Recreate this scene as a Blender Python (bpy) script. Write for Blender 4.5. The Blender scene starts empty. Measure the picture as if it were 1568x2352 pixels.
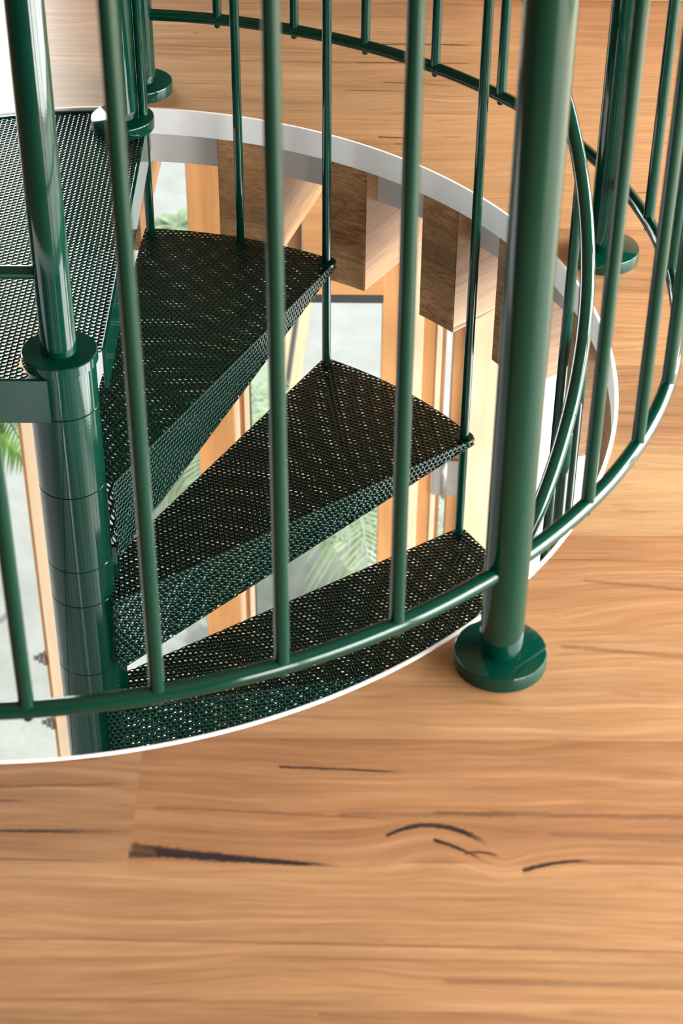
import bpy, bmesh, math, random
import numpy as np
from mathutils import Vector, Matrix
random.seed(7)
scene = bpy.context.scene
COL = scene.collection
PI = math.pi
rad = math.radians

# ------------------------------------------------------------------ helpers
def link(o, parent=None):
    COL.objects.link(o)
    if parent is not None:
        o.parent = parent
    return o

def mesh_obj(name, verts, faces, mat=None, parent=None, smooth=False):
    me = bpy.data.meshes.new(name)
    me.from_pydata([tuple(v) for v in verts], [], [tuple(f) for f in faces])
    me.update()
    if smooth:
        me.polygons.foreach_set('use_smooth', [True] * len(me.polygons))
    if mat:
        me.materials.append(mat)
    return link(bpy.data.objects.new(name, me), parent)

def tag(o, label=None, cat=None, group=None, kind=None):
    if label: o['label'] = label
    if cat: o['category'] = cat
    if group: o['group'] = group
    if kind: o['kind'] = kind
    return o

def empty(name, loc, label=None, cat=None, group=None):
    o = bpy.data.objects.new(name, None)
    o.empty_display_size = 0.1
    COL.objects.link(o)
    o.location = loc
    return tag(o, label, cat, group)

class MB:
    """collects geometry for one mesh"""
    def __init__(s): s.v = []; s.f = []; s.sm = []
    def add(s, v, f, smooth=False):
        n = len(s.v); s.v += [tuple(p) for p in v]
        s.f += [tuple(i + n for i in q) for q in f]; s.sm += [smooth] * len(f)
        return s
    def box(s, lo, hi, M=None, bev=0.0):
        x0, y0, z0 = lo; x1, y1, z1 = hi
        bm = bmesh.new()
        vs = [bm.verts.new(p) for p in [(x0,y0,z0),(x1,y0,z0),(x1,y1,z0),(x0,y1,z0),(x0,y0,z1),(x1,y0,z1),(x1,y1,z1),(x0,y1,z1)]]
        for q in [(0,3,2,1),(4,5,6,7),(0,1,5,4),(1,2,6,5),(2,3,7,6),(3,0,4,7)]:
            bm.faces.new([vs[i] for i in q])
        if bev > 0:
            bmesh.ops.bevel(bm, geom=bm.edges[:], offset=bev, segments=2, affect='EDGES', profile=0.5)
        bm.verts.ensure_lookup_table(); bm.verts.index_update()
        v = [(M @ p.co if M else p.co.copy()) for p in bm.verts]
        f = [[w.index for w in q.verts] for q in bm.faces]
        bm.free()
        return s.add(v, f)
    def lathe(s, prof, c=(0,0,0), seg=48, smooth=False):
        """prof: list of (r,z); closed at both ends when r==0"""
        v = []; f = []; rows = []
        for r, z in prof:
            if r < 1e-9:
                rows.append([len(v)]); v.append((c[0], c[1], c[2] + z))
            else:
                rows.append(list(range(len(v), len(v) + seg)))
                for i in range(seg):
                    a = 2 * PI * i / seg
                    v.append((c[0] + r * math.cos(a), c[1] + r * math.sin(a), c[2] + z))
        for a, b in zip(rows[:-1], rows[1:]):
            for i in range(seg):
                j = (i + 1) % seg
                if len(a) == 1 and len(b) == 1: continue
                if len(a) == 1: f.append((a[0], b[j], b[i]))
                elif len(b) == 1: f.append((a[i], a[j], b[0]))
                else: f.append((a[i], a[j], b[j], b[i]))
        return s.add(v, f, smooth)
    def tube(s, pts, r, seg=16, caps=True, closed=False):
        """pts list of Vector, r number or list"""
        pts = [Vector(p) for p in pts]; n = len(pts)
        rr = r if isinstance(r, (list, tuple)) else [r] * n
        v = []; f = []
        T = []
        for i in range(n):
            if closed: t = pts[(i + 1) % n] - pts[i - 1]
            else: t = pts[min(i + 1, n - 1)] - pts[max(i - 1, 0)]
            T.append(t.normalized())
        up = Vector((0, 0, 1))
        if abs(T[0].dot(up)) > .95: up = Vector((1, 0, 0))
        for i in range(n):
            a = (up - T[i] * up.dot(T[i])).normalized(); b = T[i].cross(a)
            if abs(T[0].z) > .95 or True: up = a if abs(T[i].z) > .95 else up
            for k in range(seg):
                q = 2 * PI * k / seg
                v.append(pts[i] + (a * math.cos(q) + b * math.sin(q)) * rr[i])
        m = n if closed else n - 1
        for i in range(m):
            j = (i + 1) % n
            for k in range(seg):
                l = (k + 1) % seg
                f.append((i*seg + k, i*seg + l, j*seg + l, j*seg + k))
        s.add(v, f, True)
        if caps and not closed:
            b0 = len(s.v) - n * seg
            s.f.append(tuple(b0 + k for k in reversed(range(seg)))); s.sm.append(False)
            s.f.append(tuple(b0 + (n-1)*seg + k for k in range(seg))); s.sm.append(False)
        return s
    def cyl(s, a, b, r, seg=20, bev=0.0):
        a = Vector(a); b = Vector(b); d = (b - a).normalized()
        if bev > 0:
            return s.tube([a, a + d * .0001, a + d * bev, b - d * bev, b - d * .0001, b], [r - bev, r - bev, r, r, r - bev, r - bev], seg)
        return s.tube([a, b], r, seg)
    def build(s, name, mat, parent=None, loc=None):
        me = bpy.data.meshes.new(name)
        me.from_pydata(s.v, [], s.f); me.update()
        me.polygons.foreach_set('use_smooth', s.sm)
        if mat: me.materials.append(mat)
        o = bpy.data.objects.new(name, me)
        if loc is not None: o.location = loc
        return link(o, parent)

def auto_smooth(o, ang=35):
    """mark sharp edges by angle so that smooth tubes keep crisp caps"""
    bm = bmesh.new(); bm.from_mesh(o.data)
    bmesh.ops.remove_doubles(bm, verts=bm.verts, dist=1e-6)
    bmesh.ops.recalc_face_normals(bm, faces=bm.faces)
    for e in bm.edges:
        e.smooth = len(e.link_faces) == 2 and e.calc_face_angle(0) < rad(ang)
    for f in bm.faces: f.smooth = True
    bm.to_mesh(o.data); bm.free()
    return o

def copy_tree(o, parent=None):
    c = o.copy(); COL.objects.link(c); c.parent = parent
    for ch in o.children: copy_tree(ch, c)
    return c

# ------------------------------------------------------------------ materials
class NT:
    def __init__(s, name):
        s.m = bpy.data.materials.new(name); s.m.use_nodes = True
        s.t = s.m.node_tree; s.t.nodes.clear()
        s.out = s.t.nodes.new('ShaderNodeOutputMaterial')
    def n(s, t, **kw):
        x = s.t.nodes.new('ShaderNode' + t)
        for k, v in kw.items(): setattr(x, k, v)
        return x
    def l(s, a, b): s.t.links.new(a, b)
    def val(s, sock, v):
        if hasattr(v, 'is_linked') or isinstance(v, bpy.types.NodeSocket): s.l(v, sock)
        else: sock.default_value = v
    def math(s, op, a, b=None, c=None, clamp=False):
        x = s.n('Math', operation=op, use_clamp=clamp)
        s.val(x.inputs[0], a)
        if b is not None: s.val(x.inputs[1], b)
        if c is not None: s.val(x.inputs[2], c)
        return x.outputs[0]
    def mix(s, f, a, b, mode='MIX'):
        x = s.n('Mix', data_type='RGBA', blend_type=mode)
        s.val(x.inputs[0], f); s.val(x.inputs[6], a); s.val(x.inputs[7], b)
        return x.outputs[2]
    def noise(s, vec, scale, detail=4, rough=.55, dist=0, dim='3D'):
        x = s.n('TexNoise'); x.noise_dimensions = dim
        s.l(vec, x.inputs['Vector']); x.inputs['Scale'].default_value = scale
        x.inputs['Detail'].default_value = detail; x.inputs['Roughness'].default_value = rough
        x.inputs['Distortion'].default_value = dist
        return x.outputs['Fac']
    def ramp(s, f, stops, interp='LINEAR'):
        x = s.n('ValToRGB'); r = x.color_ramp; r.interpolation = interp
        while len(r.elements) < len(stops): r.elements.new(.5)
        for e, (p, c) in zip(r.elements, stops):
            e.position = p; e.color = c if len(c) == 4 else (*c, 1)
        s.l(f, x.inputs[0]); return x.outputs[0]
    def mapr(s, f, a, b, c, d, smooth=False):
        x = s.n('MapRange'); x.interpolation_type = 'SMOOTHSTEP' if smooth else 'LINEAR'
        s.val(x.inputs[0], f)
        for i, v in enumerate((a, b, c, d)): s.val(x.inputs[i + 1], v)
        return x.outputs[0]
    def mapping(s, vec, scale=(1,1,1), loc=(0,0,0), rot=(0,0,0)):
        x = s.n('Mapping'); s.l(vec, x.inputs[0])
        s.val(x.inputs[1], loc); x.inputs[2].default_value = rot; x.inputs[3].default_value = scale
        return x.outputs[0]
    def bsdf(s, **kw):
        b = s.n('BsdfPrincipled')
        for k, v in kw.items():
            s.val(b.inputs[k.replace('_', ' ')], v)
        s.l(b.outputs[0], s.out.inputs[0]); return b
    def bump(s, h, strength, dist=.001):
        x = s.n('Bump'); x.inputs['Strength'].default_value = strength; x.inputs['Distance'].default_value = dist
        s.l(h, x.inputs['Height']); return x.outputs[0]

def col(c): return (*c, 1)

def mat_paint(name, c, rough=.14, peel=.04, spec=.5):
    t = NT(name); tc = t.n('TexCoord')
    b = t.bsdf(Base_Color=col(c), Roughness=rough)
    b.inputs['Specular IOR Level'].default_value = spec
    n = t.noise(tc.outputs['Object'], 260, 2)
    t.l(t.bump(n, peel, .0006), b.inputs['Normal'])
    return t.m

def mat_plain(name, c, rough=.5, var=.06, scale=6, metallic=0):
    t = NT(name); tc = t.n('TexCoord')
    n = t.noise(tc.outputs['Object'], scale, 5)
    lo = tuple(x * (1 - var) for x in c); hi = tuple(min(1, x * (1 + var)) for x in c)
    b = t.bsdf(Base_Color=t.mix(n, col(lo), col(hi)), Roughness=rough, Metallic=metallic)
    return t.m

def mat_wood(name, c1, c2, axis='Z', scale=1.0, rough=.45, dark=.25):
    """plain sawn timber, grain along the given object axis"""
    t = NT(name); tc = t.n('TexCoord'); oi = t.n('ObjectInfo')
    off = t.math('MULTIPLY', oi.outputs['Random'], 37.0)
    cv = t.n('CombineXYZ'); t.l(off, cv.inputs[0]); t.l(off, cv.inputs[2])
    sc = {'Z': (30, 30, 1.6), 'X': (1.6, 30, 30), 'Y': (30, 1.6, 30)}[axis]
    v = t.mapping(tc.outputs['Object'], scale=tuple(q * scale for q in sc), loc=cv.outputs[0])
    n1 = t.noise(v, 1.0, 6, .6, .6)
    v2 = t.mapping(tc.outputs['Object'], scale=tuple(q * scale * (4 if q > 5 else 2) for q in sc), loc=cv.outputs[0])
    n2 = t.noise(v2, 1.0, 4, .6)
    base = t.mix(t.mapr(n1, .32, .68, 0, 1), col(c1), col(c2))
    fine = t.mapr(n2, .35, .65, 1 - dark, 1.0)
    cm = t.n('CombineColor'); [t.l(fine, cm.inputs[i]) for i in range(3)]
    b = t.bsdf(Base_Color=t.mix(1.0, base, cm.outputs[0], 'MULTIPLY'), Roughness=rough)
    t.l(t.bump(n2, .12, .0008), b.inputs['Normal'])
    return t.m

GREEN = mat_paint('green_gloss_paint', (.0003, .029, .0175), .075, .04, .42)
GREEN_MESH = mat_paint('green_mesh_paint', (.0002, .020, .0120), .08, .0, .29)
WHITE = mat_plain('white_paint', (.88, .89, .89), .35, .02)
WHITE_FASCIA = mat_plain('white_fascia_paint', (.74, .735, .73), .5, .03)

# ---- upper floor: hardwood boards with gum veins, knots and cracks
def mat_floor():
    t = NT('hardwood_floor'); tc = t.n('TexCoord')
    P = tc.outputs['Object']
    at = t.n('Attribute'); at.attribute_name = 'board'
    sp = t.n('SeparateColor'); t.l(at.outputs['Color'], sp.inputs[0])
    r1, r2, r3 = sp.outputs
    off = t.n('CombineXYZ'); t.l(t.math('MULTIPLY', r1, 40), off.inputs[0]); t.l(t.math('MULTIPLY', r2, 23), off.inputs[1])
    # wandering grain
    wv = t.mapping(P, scale=(.9, 2.2, 1), loc=off.outputs[0])
    wob = t.noise(wv, 2.0, 3, .5)
    xyz = t.n('SeparateXYZ'); t.l(P, xyz.inputs[0])
    X, Y = xyz.outputs[0], xyz.outputs[1]
    yw = t.math('ADD', Y, t.math('MULTIPLY', t.math('SUBTRACT', wob, .5), .07))
    def gauss(cx, cy, sx, sy, amp):
        a_ = t.math('POWER', t.math('ABSOLUTE', t.math('DIVIDE', t.math('SUBTRACT', X, cx), sx)), 2)
        b_ = t.math('POWER', t.math('ABSOLUTE', t.math('DIVIDE', t.math('SUBTRACT', Y, cy), sy)), 2)
        return t.math('MULTIPLY', t.math('EXPONENT', t.math('MULTIPLY', t.math('ADD', a_, b_), -1.0)), amp)
    for kn_ in ((.505, -.915, .055, .032, -.020), (.575, -.935, .030, .020, .013), (.35, -.87, .08, .02, .006), (.80, -.53, .12, .05, -.03), (.50, .84, .05, .03, -.03), (.70, .70, .04, .02, -.02)):
        yw = t.math('ADD', yw, gauss(*kn_))
    cv = t.n('CombineXYZ'); t.l(X, cv.inputs[0]); t.l(yw, cv.inputs[1])
    g1 = t.noise(t.mapping(cv.outputs[0], scale=(1.3, 46, 1), loc=off.outputs[0]), 1.0, 8, .68, .25)
    g2 = t.noise(t.mapping(cv.outputs[0], scale=(6, 150, 1), loc=off.outputs[0]), 1.0, 5, .65)
    big = t.noise(t.mapping(P, scale=(1.6, 6, 1), loc=off.outputs[0]), 1.0, 3, .5)
    c = t.ramp(g1, [(.20, (.170, .074, .031)), (.38, (.268, .137, .063)), (.50, (.322, .174, .084)), (.62, (.375, .212, .107)), (.80, (.46, .280, .152))])
    # tone of each board
    c = t.mix(t.math('MULTIPLY', r3, .55), c, col((.54, .345, .165)))
    pk = t.mix(1.0, c, col((1.04, .94, .88)), 'MULTIPLY')
    c = t.mix(r2, c, pk)
    dk = t.mapr(big, .40, .72, 0, .40, True)
    c = t.mix(dk, c, t.mix(1.0, c, col((.60, .52, .44)), 'MULTIPLY'))
    fine = t.mapr(g2, .36, .66, .77, 1.10)
    fc = t.n('CombineColor'); [t.l(fine, fc.inputs[i]) for i in range(3)]
    c = t.mix(1.0, c, fc.outputs[0], 'MULTIPLY')
    # soft brown flecks
    fl_ = t.noise(t.mapping(cv.outputs[0], scale=(13, 75, 1), loc=off.outputs[0]), 1.0, 3, .55)
    c = t.mix(t.mapr(fl_, .60, .74, 0, .55, True), c, col((.23, .105, .042)))
    # thin random dark streaks
    st = t.noise(t.mapping(cv.outputs[0], scale=(2.6, 95, 1), loc=off.outputs[0]), 1.0, 2, .5)
    gate = t.noise(t.mapping(P, scale=(1.7, 9, 1), loc=off.outputs[0]), 1.0, 2, .5)
    sm = t.math('MULTIPLY', t.mapr(st, .72, .80, 0, 1, True), t.mapr(gate, .50, .62, 0, .8, True))
    c = t.mix(sm, c, col((.16, .065, .03)))
    # little pin knots
    vo = t.n('TexVoronoi'); t.l(t.mapping(P, scale=(7, 14, 1)), vo.inputs['Vector']); vo.inputs['Scale'].default_value = 1
    vo.inputs['Randomness'].default_value = 1
    vc = t.n('SeparateColor'); t.l(vo.outputs['Color'], vc.inputs[0])
    kn = t.math('MULTIPLY', t.mapr(vo.outputs['Distance'], .02, .075, 1, 0, True), t.math('GREATER_THAN', vc.outputs[0], .80))
    c = t.mix(t.math('MULTIPLY', kn, .65), c, col((.14, .06, .03)))
    # named veins: x0,y0 -> x1,y1, bow, half thickness at each end, strength
    jit = t.math('MULTIPLY', t.math('SUBTRACT', t.noise(t.mapping(P, scale=(30, 60, 1)), 1.0, 4, .6), .5), .010)
    edge = t.noise(t.mapping(P, scale=(160, 420, 1)), 1.0, 3, .6)
    veins = [(.182,-.922,.420,-.944,-.002,.0105,.0014,1),(.183,-.930,.215,-.933,0,.006,.003,.7),
             (.335,-.801,.480,-.808,0,.0022,.0016,.95),
             (-.25,-.899,.200,-.898,.0,.0018,.0032,.95),(-.12,-.812,.165,-.790,.004,.0062,.0016,.95),(-.12,-.853,.09,-.856,0,.003,.002,.6),
             (.452,-.902,.567,-.918,.024,.0030,.0052,1),(.503,-.906,.556,-.934,.002,.0034,.0022,1),(.535,-.925,.575,-.930,.004,.002,.002,.8),
             (.594,-.948,.672,-.935,.005,.0040,.0012,.95),(.42,1.062,.66,1.062,.004,.0026,.0030,.95),
             (.42,.985,.66,.985,.001,.0020,.0022,.9),(.47,.905,.60,.895,.0,.0018,.0008,.8),
             (.41,.872,.53,.868,.0,.0016,.0012,.75),(.46,.692,.53,.688,0,.0026,.0012,.85),(.49,.668,.52,.667,0,.002,.001,.8),
             (-.05,-1.040,.90,-1.056,.002,.0022,.0024,.36),(.3,-1.062,.95,-1.072,0,.0016,.003,.25),(-.05,-1.115,.5,-1.118,0,.0016,.004,.25),
             (.85,.50,.93,.505,.0,.002,.001,.75),(.40,-.872,.62,-.868,0,.004,.006,.38),(.50,-1.09,.95,-1.10,0,.004,.004,.3),
             (.70,-.48,.90,-.505,.0,.003,.004,.32),(.66,-.60,.95,-.635,.0,.004,.005,.34),(.66,-.44,.80,-.442,0,.0014,.001,.45),
             (.50,-.868,.95,-.874,.0,.003,.006,.42),(.62,-.897,1.0,-.915,.002,.004,.011,.28),(.0,-.835,.19,-.828,0,.003,.002,.45),
             (-.1,-.935,.19,-.94,0,.0016,.0016,.5),(.2,-.862,.5,-.880,0,.003,.002,.35),(.12,-.768,.19,-.770,0,.004,.003,.4),
             (.05,.90,.28,.885,0,.002,.002,.3),(.2,.99,.45,.985,0,.003,.002,.35)]
    for (x0, y0, x1, y1, bow, h0, h1, k) in veins:
        u = t.math('DIVIDE', t.math('SUBTRACT', X, x0), x1 - x0)
        inside = t.math('MULTIPLY', t.mapr(u, 0, .03, 0, 1, True), t.mapr(u, .75, 1, 1, 0, True))
        par = t.math('MULTIPLY', t.math('MULTIPLY', u, t.math('SUBTRACT', 1.0, u)), 4 * bow)
        line = t.math('ADD', t.math('ADD', t.math('MULTIPLY', u, y1 - y0), y0), par)
        dd = t.math('ABSOLUTE', t.math('ADD', t.math('SUBTRACT', Y, line), t.math('MULTIPLY', jit, .35)))
        hw = t.math('ADD', t.math('MULTIPLY', u, h1 - h0), h0)
        hw = t.math('MULTIPLY', hw, t.mapr(edge, .3, .7, .55, 1.25))
        m = t.math('MULTIPLY', t.mapr(t.math('DIVIDE', dd, hw), .55, 1.25, 1, 0, True), inside)
        halo = t.math('MULTIPLY', t.mapr(t.math('DIVIDE', dd, hw), 1.0, 5.0, .42 * k, 0, True), inside)
        c = t.mix(halo, c, col((.28, .125, .05)))
        c = t.mix(t.math('MULTIPLY', m, k), c, col((.020, .012, .012)))
    rgh = t.mapr(g2, .3, .7, .30, .40)
    b = t.bsdf(Base_Color=c, Roughness=rgh)
    b.inputs['Specular IOR Level'].default_value = .5
    t.l(t.bump(g2, .05, .0006), b.inputs['Normal'])
    return t.m
FLOOR = mat_floor()

# ---- laminated beam: end grain with horizontal lamellae, long-grain flanks
def mat_beam_end():
    t = NT('laminated_end_grain'); tc = t.n('TexCoord'); oi = t.n('ObjectInfo'); P = tc.outputs['Object']
    s = t.n('SeparateXYZ'); t.l(P, s.inputs[0])
    off = t.math('MULTIPLY', oi.outputs['Random'], 19)
    lam = t.math('FLOOR', t.math('ADD', t.math('DIVIDE', s.outputs[2], .033), off))
    wn = t.n('TexWhiteNoise'); wn.noise_dimensions = '1D'; t.l(lam, wn.inputs['W'])
    cv = t.n('CombineXYZ'); t.l(t.math('MULTIPLY', wn.outputs['Value'], 9), cv.inputs[0]); t.l(t.math('MULTIPLY', wn.outputs['Value'], 31), cv.inputs[1]); t.l(lam, cv.inputs[2])
    # arcs of growth rings
    v = t.mapping(P, scale=(14, 14, 55), loc=cv.outputs[0])
    w = t.noise(v, 1.0, 3, .5, 2.2)
    g = t.noise(t.mapping(P, scale=(60, 60, 260), loc=cv.outputs[0]), 1.0, 4, .6, 1.0)
    c = t.mix(t.mapr(w, .35, .65, 0, 1), col((.25, .115, .042)), col((.48, .26, .115)))
    c = t.mix(t.math('MULTIPLY', t.math('GREATER_THAN', wn.outputs['Value'], .80), .75), c, col((.085, .040, .018)))
    c = t.mix(t.mapr(wn.outputs['Value'], 0, .8, 0, .65), c, col((.42, .245, .115)))
    zz = t.math('FRACT', t.math('ADD', t.math('DIVIDE', s.outputs[2], .033), off))
    c = t.mix(t.mapr(zz, .0, .035, .6, 0, True), c, col((.06, .028, .012)))
    gg = t.mapr(g, .35, .65, .68, 1.10); cc = t.n('CombineColor'); [t.l(gg, cc.inputs[i]) for i in range(3)]
    c = t.mix(1.0, c, cc.outputs[0], 'MULTIPLY')
    b = t.bsdf(Base_Color=c, Roughness=.6)
    b.inputs['Specular IOR Level'].default_value = .15
    t.l(t.bump(g, .15, .0006), b.inputs['Normal'])
    return t.m
def mat_beam_side():
    t = NT('laminated_beam_flank'); tc = t.n('TexCoord'); oi = t.n('ObjectInfo'); P = tc.outputs['Object']
    s = t.n('SeparateXYZ'); t.l(P, s.inputs[0])
    off = t.math('MULTIPLY', oi.outputs['Random'], 19)
    lam = t.math('FLOOR', t.math('ADD', t.math('DIVIDE', s.outputs[2], .033), off))
    wn = t.n('TexWhiteNoise'); wn.noise_dimensions = '1D'; t.l(lam, wn.inputs['W'])
    cv = t.n('CombineXYZ'); t.l(t.math('MULTIPLY', wn.outputs['Value'], 19), cv.inputs[0]); t.l(t.math('MULTIPLY', wn.outputs['Value'], 7), cv.inputs[2])
    g = t.noise(t.mapping(P, scale=(4, 60, 70), loc=cv.outputs[0]), 1.0, 5, .6, .5)
    g2 = t.noise(t.mapping(P, scale=(12, 60, 300), loc=cv.outputs[0]), 1.0, 4, .6)
    c = t.ramp(g, [(.28, (.33, .155, .060)), (.5, (.48, .260, .112)), (.75, (.60, .36, .175))])
    c = t.mix(t.math('MULTIPLY', wn.outputs['Value'], .4), c, col((.64, .39, .19)))
    gg = t.mapr(g2, .35, .65, .82, 1.06); cc = t.n('CombineColor'); [t.l(gg, cc.inputs[i]) for i in range(3)]
    c = t.mix(1.0, c, cc.outputs[0], 'MULTIPLY')
    ck = t.noise(t.mapping(P, scale=(2.0, 20, 75), loc=cv.outputs[0]), 1.0, 2, .5)
    c = t.mix(t.mapr(ck, .70, .725, 0, .85, True), c, col((.07, .03, .015)))
    b = t.bsdf(Base_Color=c, Roughness=.5)
    return t.m
BEAM_END, BEAM_SIDE = mat_beam_end(), mat_beam_side()

TIMBER = mat_wood('orange_joinery_timber', (.52, .235, .075), (.63, .315, .115), 'Z', 1, .4, .12)
TIMBER_SUNLIT = mat_wood('sunlit_joinery_timber', (.72, .53, .33), (.80, .62, .42), 'Z', 1, .5, .06)  # sunlight on the joinery put into the timber colour
TIMBER_BROWN = mat_wood('brown_joinery_timber', (.34, .155, .055), (.46, .23, .09), 'Z', 1, .4, .2)
TIMBER_H = mat_wood('horizontal_joinery_timber', (.52, .24, .08), (.64, .33, .13), 'X', 1, .4, .12)
STEEL = mat_plain('brushed_steel', (.45, .44, .42), .35, .1, 40, .8)
ZINC = mat_plain('tarnished_zinc', (.30, .285, .26), .5, .15, 40, .5)
DARK = mat_plain('gasket_and_shadow_dark', (.03, .032, .03), .4, .1, 20)  # gasket colour, also used for strips that stand in for shadow

def mat_concrete(name, a, b_, rough=.6):
    t = NT(name); tc = t.n('TexCoord'); P = tc.outputs['Object']
    n1 = t.noise(P, 1.6, 5, .6); n2 = t.noise(P, 9, 5, .6); n3 = t.noise(P, 70, 3, .5)
    m = t.math('ADD', t.math('MULTIPLY', n1, .6), t.math('MULTIPLY', n2, .4))
    c = t.mix(t.mapr(m, .4, .62, 0, 1), col(a), col(b_))
    g = t.mapr(n3, .3, .7, .93, 1.03); cc = t.n('CombineColor'); [t.l(g, cc.inputs[i]) for i in range(3)]
    b = t.bsdf(Base_Color=t.mix(1.0, c, cc.outputs[0], 'MULTIPLY'), Roughness=rough)
    return t.m
CONCRETE = mat_concrete('pale_concrete', (.43, .43, .42), (.55, .55, .548))

def mat_glass():
    t = NT('clear_window_glass')
    tr = t.n('BsdfTransparent'); tr.inputs[0].default_value = (.94, .97, .955, 1)
    gl = t.n('BsdfGlossy'); gl.inputs['Roughness'].default_value = 0.0
    fr = t.n('Fresnel'); fr.inputs[0].default_value = 1.45
    mx = t.n('MixShader'); ge = t.n('NewGeometry'); t.l(t.math('MULTIPLY', fr.outputs[0], t.math('SUBTRACT', 1.0, ge.outputs['Backfacing'])), mx.inputs[0]); t.l(tr.outputs[0], mx.inputs[1]); t.l(gl.outputs[0], mx.inputs[2])
    t.l(mx.outputs[0], t.out.inputs[0]); return t.m
GLASS = mat_glass()

def mat_leaf(name, a, b_):
    t = NT(name); tc = t.n('TexCoord'); oi = t.n('ObjectInfo')
    n = t.noise(tc.outputs['Object'], 14, 3)
    b = t.bsdf(Base_Color=t.mix(n, col(a), col(b_)), Roughness=.4)
    b.inputs['Transmission Weight'].default_value = 0
    return t.m
LEAF_HAZED = mat_leaf('hazed_palm_leaf', (.30, .42, .22), (.55, .66, .45))  # hazy glare outside put into the leaf colour
LEAF = mat_leaf('fresh_green_leaf', (.10, .30, .03), (.28, .52, .10))

# ------------------------------------------------------------------ camera
F, PITCH, ROLL = 4386.6, .667549, .007946
CAM = Vector((.403808, -2.278205, 1.521952))
fw = Vector((0, math.cos(PITCH), -math.sin(PITCH)))
up = Vector((0, math.sin(PITCH), math.cos(PITCH)))
rt = Vector((1, 0, 0))
r2 = rt * math.cos(ROLL) + up * math.sin(ROLL)
u2 = -rt * math.sin(ROLL) + up * math.cos(ROLL)
cd = bpy.data.cameras.new('camera'); cam = bpy.data.objects.new('camera', cd); COL.objects.link(cam)
M = Matrix((r2, u2, -fw)).transposed().to_4x4(); M.translation = CAM
cam.matrix_world = M
cd.sensor_fit = 'VERTICAL'; cd.sensor_height = 36; cd.sensor_width = 24
cd.lens = 36 * F / 2352
cd.clip_start = .05; cd.clip_end = 200
cd.dof.use_dof = True; cd.dof.focus_distance = 3.05; cd.dof.aperture_fstop = 7.5
scene.camera = cam

# ------------------------------------------------------------------ upper floor
OC = Vector((-.0069, -.0012, 0))       # centre of the round opening
RO = .800
def build_floor():
    bm = bmesh.new()
    N = 256
    inner = [bm.verts.new((OC.x + (RO) * math.cos(2*PI*i/N), OC.y + RO * math.sin(2*PI*i/N), 0)) for i in range(N)]
    X0, X1, Y0, Y1 = -4.0, 4.0, -5.0, 2.6
    def outer(i):
        a = 2*PI*i/N; c, s = math.cos(a), math.sin(a)
        t = min((X1 if c > 0 else X0) / c if abs(c) > 1e-9 else 1e9, (Y1 if s > 0 else Y0) / s if abs(s) > 1e-9 else 1e9)
        return (c * t, s * t, 0)
    out = [bm.verts.new(outer(i)) for i in range(N)]
    for i in range(N):
        j = (i + 1) % N
        bm.faces.new((inner[i], out[i], out[j], inner[j]))
    # fill missing corners
    for cx, cy in ((X0, Y0), (X1, Y0), (X1, Y1), (X0, Y1)):
        a = math.atan2(cy, cx) % (2*PI); i = int(a / (2*PI) * N); j = (i + 1) % N
        v = bm.verts.new((cx, cy, 0)); bm.faces.new((out[i], v, out[j]))
    rows = [-5.0]
    ys = [-1.126, -.939, -.757, -.574, -.391, -.198, -.004, .190, .385, .580, .778, .966, 1.156]
    y = ys[0]; lo = []
    while y > -5: y -= .187; lo.append(y)
    y = ys[-1]; hi = []
    while y < 2.6: y += .19; hi.append(y)
    rows = sorted([q for q in lo if q > -5] + ys + [q for q in hi if q < 2.6])
    for yy in rows:
        bmesh.ops.bisect_plane(bm, geom=bm.verts[:] + bm.edges[:] + bm.faces[:], plane_co=(0, yy, 0), plane_no=(0, 1, 0))
    edges = [-5.0] + rows + [2.6]
    rnd = random.Random(3)
    joints = {}
    for k in range(len(edges) - 1):
        x = -4 + rnd.uniform(.2, 1.8); js = []
        while x < 4: js.append(x); x += rnd.uniform(1.5, 2.3)
        mid = (edges[k] + edges[k+1]) / 2
        if -.95 < mid < -.75: js = [-2.0, .185, 2.1]
        elif .77 < mid < .97: js = [-1.6, .377, 2.2]
        elif -1.32 < mid < -1.12: js = [-1.5, .385, 2.3]
        elif abs(mid) < 1.3: js = [q for q in js if abs(q - .5) > .75]
        joints[k] = js
        for xj in js:
            fs = [f for f in bm.faces if edges[k] < f.calc_center_median().y < edges[k+1]]
            ge = list({e for f in fs for e in f.edges}); gv = list({v for f in fs for v in f.verts})
            bmesh.ops.bisect_plane(bm, geom=gv + ge + fs, plane_co=(xj, 0, 0), plane_no=(1, 0, 0))
    lay = bm.faces.layers.int.new('tmp')
    cols = []
    key = {}
    for f in bm.faces:
        c = f.calc_center_median()
        k = max(i for i in range(len(edges) - 1) if c.y >= edges[i] - 1e-6)
        j = sum(1 for q in joints[k] if c.x > q)
        if (k, j) not in key: key[(k, j)] = (rnd.random(), rnd.random(), rnd.random())
        r = list(key[(k, j)])
        mid = (edges[k] + edges[k+1]) / 2
        if -.39 < mid < -.19 and c.x > 0: r = [.31, .1, 1.0]
        if -.58 < mid < -.39: r = [.62, .9, .25]
        if -.76 < mid < -.58: r = [.17, .5, .45]
        if -.95 < mid < -.76: r = [.42, .75, .12] if c.x > .185 else [.9, .25, .05]
        if -1.13 < mid < -.95: r = [.55, .45, .45]
        if -1.33 < mid < -1.13: r = [.2, .3, .25] if c.x < .385 else [.7, .3, .15]
        cols.append((r[0], r[1], r[2], 1))
    # small thickness by the rim
    me = bpy.data.meshes.new('floor'); bm.to_mesh(me); bm.free()
    a = me.attributes.new('board', 'FLOAT_COLOR', 'FACE')
    a.data.foreach_set('color', [q for c in cols for q in c])
    me.materials.append(FLOOR)
    o = link(bpy.data.objects.new('floor', me)); tag(o, kind='structure')
    return o
build_floor()

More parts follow.
